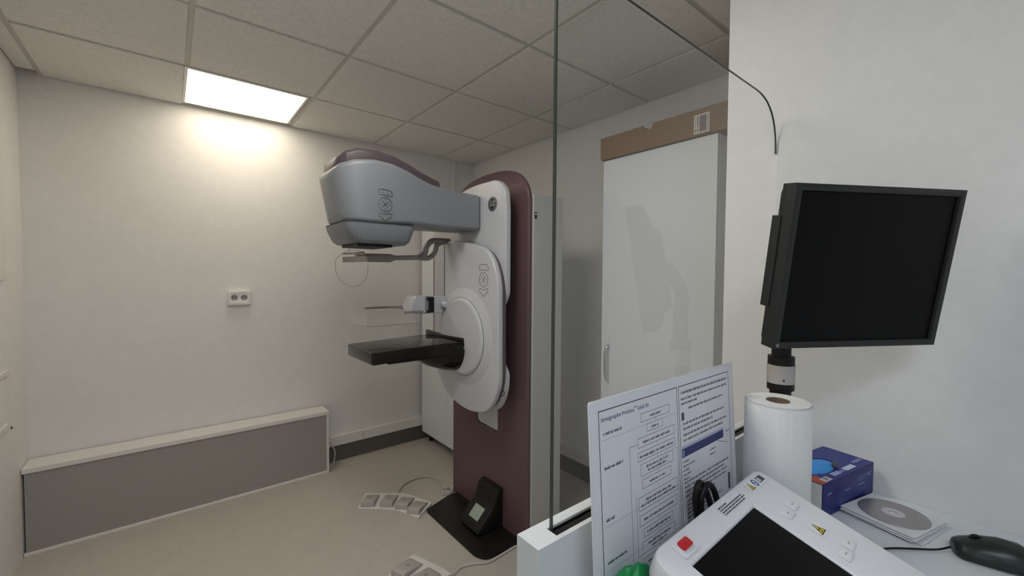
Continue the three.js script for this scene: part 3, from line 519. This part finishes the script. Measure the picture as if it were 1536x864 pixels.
  part('sheet', plate(rounded([[0, 0, 0.006], [x1 - x0, 0, 0.006], [x1 - x0, l, 0.006], [0, l, 0.006]]), 0.0016, 0.0003, [1, 0, 0], ev, [0, -ev[2], ev[1]], [x0, y0, zb]), std(lin(0.80, 0.80, 0.83), 0.3), t);
  const nz = 0.0021; print('printed_page', [x0 + 0.004, y1 - 0.004, zt + nz], [x1 - x0 - 0.008, 0, 0], [0, (y0 - y1) * 0.975, (zb - zt) * 0.975], std(0xffffff, 0.35, { map: tx }), t);
  // sheet prop behind it
  part('support_foot', slab(x0 + 0.12, x1 - 0.12, DESK + 0.0005, DESK + 0.02, -0.425, -0.376), M.matBlack, t);
}
// operator console: tilted white panel with a screen
{
  const P0 = V(0.873, 1.052, -0.317), e1 = V(1, 0, -0.029).normalize(), e2 = V(0.028, -0.31, 0.95).normalize(), n = V().crossVectors(e2, e1).normalize();
  const at = (u, v, h = 0) => P0.clone().addScaledVector(e1, u).addScaledVector(e2, v).addScaledVector(n, h).toArray();
  const E1 = e1.toArray(), D2 = e2.clone().negate().toArray(), N = n.toArray();
  const t = thing('control_console', 'tilted white control console with a black screen and red button', 'console', [0.68, DESK, -0.18]);
  const L = 0.315, o = rounded([[-0.385, 0, 0.03], [0, 0, 0.022], [-0.004, -L, 0.02], [-0.392, -L, 0.02]], 8), hole = [[-0.342, -0.042], [-0.342, -0.215], [-0.124, -0.215], [-0.124, -0.042]];
  const body = part('housing', plate(o, 0.036, 0.005, E1, D2, N, at(0, 0, -0.036), { seg: 3, holes: [hole] }), M.consoleWhite, t);
  part('screen', plate(hole.slice().reverse().map(p => [p[0], p[1]]), 0.004, 0, E1, D2, N, at(0, 0, -0.0075)), M.screen, t, 'black screen');
  part('screen_seal', plate([[-0.346, -0.038], [-0.120, -0.038], [-0.120, -0.219], [-0.346, -0.219]].reverse(), 0.002, 0, E1, D2, N, at(0, 0, -0.010)), M.dark, t);
  part('stand', loft([[0.06, 0.0], [0.25, 0.0]].map(([v]) => [[-0.32, 0], [-0.07, 0], [-0.07, 1], [-0.32, 1]].map(([u, k]) => { const p = at(u, v, -0.037); return k ? [p[0], DESK + 0.0005, p[2]] : p; })), 0.3), M.consoleWhite, t);
  part('button_base', plate(rounded([[-0.345, -0.005, 0.006], [-0.300, -0.005, 0.006], [-0.300, -0.033, 0.006], [-0.345, -0.033, 0.006]].reverse()), 0.0018, 0.0005, E1, D2, N, at(0, 0, 0.0002)), M.consoleWhite, body);
  part('red_button', plate(rounded([[-0.336, -0.0125, 0.004], [-0.312, -0.0125, 0.004], [-0.312, -0.026, 0.004], [-0.336, -0.026, 0.004]].reverse()), 0.005, 0.0015, E1, D2, N, at(0, 0, 0.0019)), M.red, body, 'red push button');
  for (const [u, v] of [[-0.083, 0.080], [-0.050, 0.077], [-0.090, 0.163], [-0.057, 0.160]]) { const k = part('key', plate(rounded([[u - 0.015, -v + 0.008, 0.003], [u + 0.015, -v + 0.008, 0.003], [u + 0.015, -v - 0.008, 0.003], [u - 0.015, -v - 0.008, 0.003]].reverse()), 0.0016, 0.0005, E1, D2, N, at(0, 0, 0.0002)), M.consoleWhite, body);
    part('key_mark', plate([[u - 0.004, -v + 0.001], [u + 0.004, -v + 0.001], [u + 0.004, -v - 0.001], [u - 0.004, -v - 0.001]].reverse(), 0.0003, 0, E1, D2, N, at(0, 0, 0.0019)), M.pedalGrey, k); }
  const label = (name, u, v, w, h, tex) => { const a = at(u, v, 0.0007), U = e1.clone().multiplyScalar(w).toArray(), W = e2.clone().multiplyScalar(h).toArray(); print(name, a, U, W, std(0xffffff, 0.4, { map: tex }), body); };
  const bg = '#e9e9ec';
  label('printed_notice', -0.200, 0.010, 0.085, 0.017, canvasTex(340, 68, (g, w, h) => { g.fillStyle = bg; g.fillRect(0, 0, w, h); g.fillStyle = '#2a2a30'; for (let r = 0; r < 4; r++) for (let x = 4, k = 0; x < [110, 320, 330, 300][r]; k++) { const l = 8 + rnd() * 22; g.fillRect(x, 5 + r * 16, l, 9); x += l + 4; } }));
  const warn = (g, cx, cy, s, inner) => { g.fillStyle = '#1d1c14'; g.beginPath(); g.moveTo(cx, cy - s); g.lineTo(cx + s, cy + s * 0.8); g.lineTo(cx - s, cy + s * 0.8); g.fill(); g.fillStyle = '#d9c02c'; g.beginPath(); g.moveTo(cx, cy - s * 0.72); g.lineTo(cx + s * 0.76, cy + s * 0.66); g.lineTo(cx - s * 0.76, cy + s * 0.66); g.fill(); g.fillStyle = '#1d1c14'; inner(cx, cy + s * 0.2, s); };
  label('warning_triangle', -0.086, 0.110, 0.032, 0.023, canvasTex(128, 96, (g, w, h) => { g.fillStyle = bg; g.fillRect(0, 0, w, h); warn(g, 64, 50, 44, (x, y, s) => { for (let k = 0; k < 3; k++) { const a = -Math.PI / 2 + Math.PI + k * 2.0944; g.beginPath(); g.moveTo(x, y); g.arc(x, y, s * 0.4, a - 0.5, a + 0.5); g.fill(); } }); }));
  label('small_symbols', -0.088, 0.007, 0.070, 0.020, canvasTex(280, 80, (g, w, h) => { g.fillStyle = bg; g.fillRect(0, 0, w, h); warn(g, 46, 42, 32, (x, y, s) => g.fillRect(x - 4, y - 12, 8, 24)); g.fillStyle = '#1f4a86'; g.beginPath(); g.arc(128, 40, 30, 0, 7); g.fill(); g.fillStyle = '#dfe6f0'; g.beginPath(); g.arc(128, 40, 20, 0, 7); g.fill(); g.fillStyle = '#1f4a86'; g.beginPath(); g.arc(120, 36, 9, 0, 7); g.arc(136, 44, 8, 0, 7); g.fill(); g.fillStyle = '#55575f'; g.fillRect(176, 16, 90, 48); g.fillStyle = '#c9ccd4'; g.fillRect(184, 24, 34, 32); g.fillStyle = '#2c2e36'; g.fillRect(226, 20, 36, 40); }));
}
// black cable bundle between sheet and console
solo('black_cable', merge([tube([[0.80, 0.90, -0.345], [0.775, 0.97, -0.35], [0.735, 1.045, -0.352], [0.715, 1.058, -0.352], [0.704, 1.035, -0.352], [0.72, 0.97, -0.35], [0.75, 0.90, -0.345]], 0.0055, 60, 8),
  tube([[0.805, 0.90, -0.338], [0.785, 0.97, -0.342], [0.752, 1.040, -0.344], [0.730, 1.054, -0.344], [0.712, 1.038, -0.345], [0.726, 0.96, -0.343], [0.76, 0.90, -0.338]], 0.0055, 60, 8)]), M.matBlack, 'bundled black cable loop behind the control console', 'cable');
// green crumpled packet at the lower edge
{
  const g = new THREE.IcosahedronGeometry(0.05, 4), p = g.attributes.position, v = V();
  for (let i = 0; i < p.count; i++) { v.fromBufferAttribute(p, i); const k = 1 + 0.12 * Math.sin(v.x * 130 + 1) * Math.sin(v.y * 110 + 2) + 0.10 * Math.sin(v.z * 150 + v.x * 60); p.setXYZ(i, v.x * k * 0.95, v.y * k * 1.02, v.z * k * 0.52); }
  g.computeVertexNormals(); g.translate(0.512, DESK + 0.055, -0.343); solo('green_packet', strip(g), M.green, 'bright green packet in front of the printed sheet at the bottom edge', 'packet');
}
// monitor on its pole
{
  const ex = V(0.863, 0.001, 0.505).normalize(), n = V(-0.499, -0.15, 0.853).normalize(), ey = V().crossVectors(n, ex).normalize(), c = V(1.070, 1.437, -0.192);
  const at = (u, v, h) => c.clone().addScaledVector(ex, u).addScaledVector(ey, v).addScaledVector(n, h).toArray();
  const W = 0.191, Hh = 0.1595, b = 0.0135, t = thing('computer_monitor', 'black square monitor, switched off, on a short pole', 'monitor', [1.05, DESK, -0.337]);
  const EX = ex.toArray(), EY = ey.toArray(), N = n.toArray(), R = (w, h) => [[-w, -h], [w, -h], [w, h], [-w, h]];
  const hs = part('bezel', plate(R(W, Hh), 0.034, 0.002, EX, EY, N, at(0, 0, -0.034), { holes: [R(W - b, Hh - b).reverse()] }), M.monitor, t);
  part('screen', plate(R(W - b + 0.001, Hh - b + 0.001), 0.01, 0, EX, EY, N, at(0, 0, -0.016)), M.screen, t, 'dark switched-off screen');
  part('back_cover', loft([[-0.030, 0.995, 0], [-0.042, 0.97, 0], [-0.050, 0.90, 0.004], [-0.056, 0.72, 0.01], [-0.078, 0.62, 0.01]].map(([h, s, o]) => rr(W * s, Hh * s, 0.012, 3).map(p => at(p[0], p[1] - o, h))), 0.4), M.monitor, t);
  part('side_bump', slab(-0.0035, 0.0, -0.08, 0.10, -0.012, 0.010, 0.0015).applyMatrix4(new THREE.Matrix4().makeBasis(ex, ey, n).setPosition(...at(-W + 0.001, 0.0, -0.036))), M.monitor, t);
  part('badge', plate([[0, -0.004], [0.004, 0], [0, 0.004], [-0.004, 0]], 0.0008, 0, EX, EY, N, at(-W + 0.008, -Hh + 0.007, 0.0001)), M.satinMetal, hs);
  const px = 1.05, pz = -0.337;
  part('pole', merge([cyl(0.021, 0.021, 1.175 - DESK, px, DESK + 0.001, pz), cyl(0.0265, 0.0265, 0.016, px, 1.172, pz), cyl(0.026, 0.026, 0.02, px, 1.226, pz), cyl(0.019, 0.019, 0.10, px, 1.244, pz)]), M.matBlack, t);
  const cg = part('collar', cyl(0.0272, 0.0272, 0.04, px, 1.187, pz), M.pedalGrey, t, 'pale grey collar');
  { const d = new THREE.SphereGeometry(0.0022, 10, 8); d.translate(px - 0.0235, 1.196, pz + 0.0137); part('set_screw', strip(d), M.dark, cg); }
  part('foot', cyl(0.042, 0.038, 0.008, px, DESK + 0.0005, pz), M.matBlack, t);
  const k = at(0, 0, -0.076); part('tilt_arm', tube([[px, 1.325, pz], [px + 0.01, 1.37, pz + 0.004], [(px + k[0]) / 2, 1.42, (pz + k[2]) / 2], k], 0.018, 24, 12), M.matBlack, t);
}
// paper towel roll
{
  const x = 0.957, z = -0.311, t = thing('paper_towel_roll', 'upright roll of white paper towel beside the console', 'paper roll', [x, DESK, z]), h = 1.170 - DESK;
  part('paper', lathe([[0.0215, 0.0005], [0.057, 0.0005], [0.0592, 0.003], [0.0595, h * 0.5], [0.0592, h - 0.004], [0.0565, h], [0.0215, h - 0.001], [0.0215, 0.0005]], x, DESK, z, 64), M.paper, t);
  part('core', lathe([[0.0212, 0.002], [0.0212, h + 0.0003], [0.0196, h], [0.0196, 0.002]], x, DESK, z, 40), M.core, t, 'brown cardboard core');
}
// glove box
{
  const A = V(1.085, 0, -0.2625), B = V(1.3195, 0, -0.2195), ex = B.clone().sub(A).normalize(), ez = V(ex.z, 0, -ex.x).multiplyScalar(1), L = A.distanceTo(B), D = 0.108, y0 = DESK + 0.0006, y1 = 0.972;
  // ez points away from the camera side (towards -z)
  const at = (u, w, y) => A.clone().addScaledVector(ex, u).addScaledVector(ez, w).setY(y).toArray();
  const EX = ex.toArray(), EZ = ez.toArray(), up = [0, 1, 0];
  const t = thing('glove_box', 'blue carton of disposable gloves against the wall', 'box', at(L / 2, D / 2, y0));
  const cx = L * 0.37, cy = D * 0.52, hole = Array.from({ length: 32 }, (_, i) => { const a = -i / 32 * 6.2832; return [cx + 0.066 * Math.cos(a), cy + 0.034 * Math.sin(a)]; });
  part('lid', plate([[0, 0], [L, 0], [L, D], [0, D]], 0.0012, 0, EX, EZ, up, at(0, 0, y1 - 0.0012), { holes: [hole] }), M.blueBox, t);
  const wall = (u0, w0, u1, w1, mat, name) => { const g = loft([y0, y1 - 0.0012].map(y => [[u0, w0], [u1, w0], [u1, w1], [u0, w1]].map(([u, w]) => at(u, w, y))), 0.3); return part(name, g, mat, t); };
  wall(0, 0, L, 0.0012, M.blueBox, 'long_side'); wall(0, D - 0.0012, L, D, M.blueBox, 'long_side'); wall(0, 0.0012, 0.0012, D - 0.0012, M.white, 'short_side'); wall(L - 0.0012, 0.0012, L, D - 0.0012, M.white, 'short_side');
  wall(0.0012, 0.0012, L - 0.0012, D - 0.0012, M.blueBox, 'bottom').scale.y = 1;
  t.children[t.children.length - 1].visible = true;
  // gloves bulging in the opening
  const g = new THREE.SphereGeometry(1, 32, 16), p = g.attributes.position; for (let i = 0; i < p.count; i++) { const X = p.getX(i), Yv = p.getY(i), Z = p.getZ(i), w = 1 + 0.10 * Math.sin(7 * X + 3 * Z) + 0.08 * Math.sin(11 * Z - 4 * X); const q = at(cx + X * 0.064, cy + Z * 0.032, y1 - 0.005 + Yv * 0.0115 * w); p.setXYZ(i, ...q); }
  g.computeVertexNormals(); part('glove', strip(g), M.glove, t, 'crumpled bright blue glove');
  { const k = new THREE.IcosahedronGeometry(0.008, 2); k.scale(1.2, 1.5, 0.7); k.rotateZ(0.5); k.translate(...at(cx + 0.032, cy - 0.026, y1 + 0.006)); part('glove_fingertip', strip(k), std(lin(0.10, 0.11, 0.13), 0.7), t); }
  const o2 = (u, w, e = 0.0004) => at(u, w, y1 + e);
  const uv = (w, h) => [ex.clone().multiplyScalar(w).toArray(), ez.clone().multiplyScalar(-h).toArray()];
  { const [U, W] = uv(0.11, 0.018); print('lettering', o2(0.070, 0.024), U, W, std(0xffffff, 0.45, { map: canvasTex(220, 36, (c, w, h) => { c.fillStyle = '#20287e'; c.fillRect(0, 0, w, h); c.fillStyle = '#b9c2e6'; for (let x = 4; x < 60; x += 11) c.fillRect(x, 8, 8, 24); c.fillStyle = '#8f9ad2'; for (let x = 72; x < 110; x += 9) c.fillRect(x, 14, 6, 14); c.fillStyle = '#c6cdea'; c.fillRect(118, 6, 90, 26); }) }), t); }
  { const [U, W] = uv(0.05, 0.014); print('round_marks', o2(0.184, 0.030), U, W, std(0xffffff, 0.45, { map: canvasTex(150, 42, (c, w, h) => { c.fillStyle = '#20287e'; c.fillRect(0, 0, w, h); c.strokeStyle = '#c6cdea'; c.lineWidth = 4; for (const x of [18, 50, 76, 104, 132]) { c.beginPath(); c.arc(x, 21, 11, 0, 7); c.stroke(); } }) }), t); }
  { const [U, W] = uv(0.055, 0.030); print('orange_corner', o2(0.001, 0.031, 0.0003), U, W, std(0xffffff, 0.45, { map: canvasTex(110, 60, (c, w, h) => { c.fillStyle = '#20287e'; c.fillRect(0, 0, w, h); c.fillStyle = '#c4552f'; c.beginPath(); c.moveTo(0, 0); c.lineTo(70, 0); c.lineTo(50, 60); c.lineTo(0, 60); c.fill(); c.fillStyle = '#d8cfd6'; c.fillRect(40, 26, 60, 30); c.fillStyle = '#8d8290'; c.fillRect(62, 30, 24, 18); }) }), t); }
  { const a = at(0, -0.0006, y1 - 0.001), U = ex.clone().multiplyScalar(L).toArray(); print('side_print', a, U, [0, -(y1 - y0 - 0.004), 0], std(0xffffff, 0.45, { map: canvasTex(480, 150, (c, w, h) => { c.fillStyle = '#151f6e'; c.fillRect(0, 0, w, h); c.fillStyle = '#2a3480'; c.beginPath(); c.moveTo(120, 70); c.lineTo(480, 20); c.lineTo(480, 110); c.lineTo(160, 150); c.fill(); c.fillStyle = '#8b96cc'; c.fillRect(40, 48, 40, 7); c.strokeStyle = '#7d89c2'; c.lineWidth = 3; for (const x of [330, 356, 384]) { c.beginPath(); c.arc(x, 46, 10, 0, 7); c.stroke(); } for (const [x, y, l] of [[412, 36, 44], [412, 46, 40], [200, 70, 50], [330, 74, 60]]) c.fillRect(x, y, l, 5); }) }), t); }
}
// disc sleeves and disc
{
  const cx = 1.211, cz = -0.168, grp = 'paper disc sleeves stacked on the desk';
  const names = ['lowest paper disc sleeve of the stack, sticking out at the front', 'second lowest paper disc sleeve in the stack', 'paper disc sleeve just under the one with the disc', 'white paper disc sleeve on top, showing the silver disc'];
  const q = (a, y, s = 0, tilt = 0) => { const g = new RoundedBoxGeometry(0.136, 0.0022, 0.130, 2, 0.001); g.rotateZ(tilt); g.rotateY(a); return strip(g).translate(cx, y, cz); };
  [[0.05, 0.0015, 0.004, 0.008], [-0.03, 0.0048, -0.003, 0.0], [0.02, 0.0082, -0.004, 0.001], [0.0, 0.0115, 0.0, 0.0]].forEach(([a, h, dx, dz], i) => solo('disc_sleeve', q(a - 0.25, DESK + h).translate(dx, 0, dz), M.sleeve, names[i], 'disc sleeve', grp));
  const g = lathe([[0.0075, 0], [0.0595, 0], [0.0598, 0.0006], [0.0595, 0.0012], [0.0075, 0.0012], [0.0075, 0]], 0, 0, 0, 64); g.translate(cx + 0.002, DESK + 0.0130, cz + 0.002);
  const t = thing('compact_disc', 'silver disc lying on the top paper sleeve', 'disc', [cx + 0.002, DESK + 0.013, cz + 0.002]);
  part('disc', g, std(lin(0.42, 0.40, 0.41), 0.3, { metalness: 0.75 }), t);
  part('centre_ring', lathe([[0.0076, 0.0012], [0.0195, 0.0012], [0.0195, 0.0016], [0.0076, 0.0016], [0.0076, 0.0012]], cx + 0.002, DESK + 0.013, cz + 0.002, 48), std(lin(0.62, 0.61, 0.63), 0.35), t);
}
// mouse
{
  const t = thing('computer_mouse', 'black computer mouse on the desk at the right edge', 'mouse', [1.165, DESK, -0.015]);
  const ax = V(0.32, 0, 0.947).normalize(), ay = V(0.947, 0, -0.32), c0 = V(1.160, 0, -0.072);
  const prof = [[0.0, 0.020, 0.018], [0.003, 0.027, 0.024], [0.012, 0.031, 0.030], [0.035, 0.034, 0.039], [0.060, 0.036, 0.044], [0.085, 0.036, 0.042], [0.105, 0.032, 0.032], [0.118, 0.024, 0.020], [0.123, 0.012, 0.011]];
  const loops = prof.map(([s, hw, h]) => Array.from({ length: 24 }, (_, k) => { const a = k / 24 * 6.2832, u = Math.cos(a) * hw, v = Math.sin(a); const p = c0.clone().addScaledVector(ax, s).addScaledVector(ay, u); return [p.x, DESK + 0.001 + (v > 0 ? 0.006 + v * (h - 0.006) : 0.006 + v * 0.006), p.z]; }));
  const b = part('shell', loft(loops, 0.9), std(lin(0.012, 0.02, 0.017), 0.35), t);
  const w = new THREE.TorusGeometry(0.007, 0.003, 8, 24); w.rotateY(Math.atan2(ax.x, ax.z) + Math.PI / 2); const wp = c0.clone().addScaledVector(ax, 0.03); w.translate(wp.x, DESK + 0.034, wp.z); part('scroll_wheel', strip(w), M.matBlack, b);
  solo('mouse_cable', tube([[1.158, DESK + 0.008, -0.075], [1.135, DESK + 0.005, -0.09], [1.10, DESK + 0.003, -0.125], [1.07, DESK + 0.003, -0.15], [1.03, DESK + 0.003, -0.17], [0.96, DESK + 0.003, -0.19]], 0.0019, 40, 7), M.matBlack, 'thin black cable of the mouse', 'cable');
}
renderer.render(scene, camera);
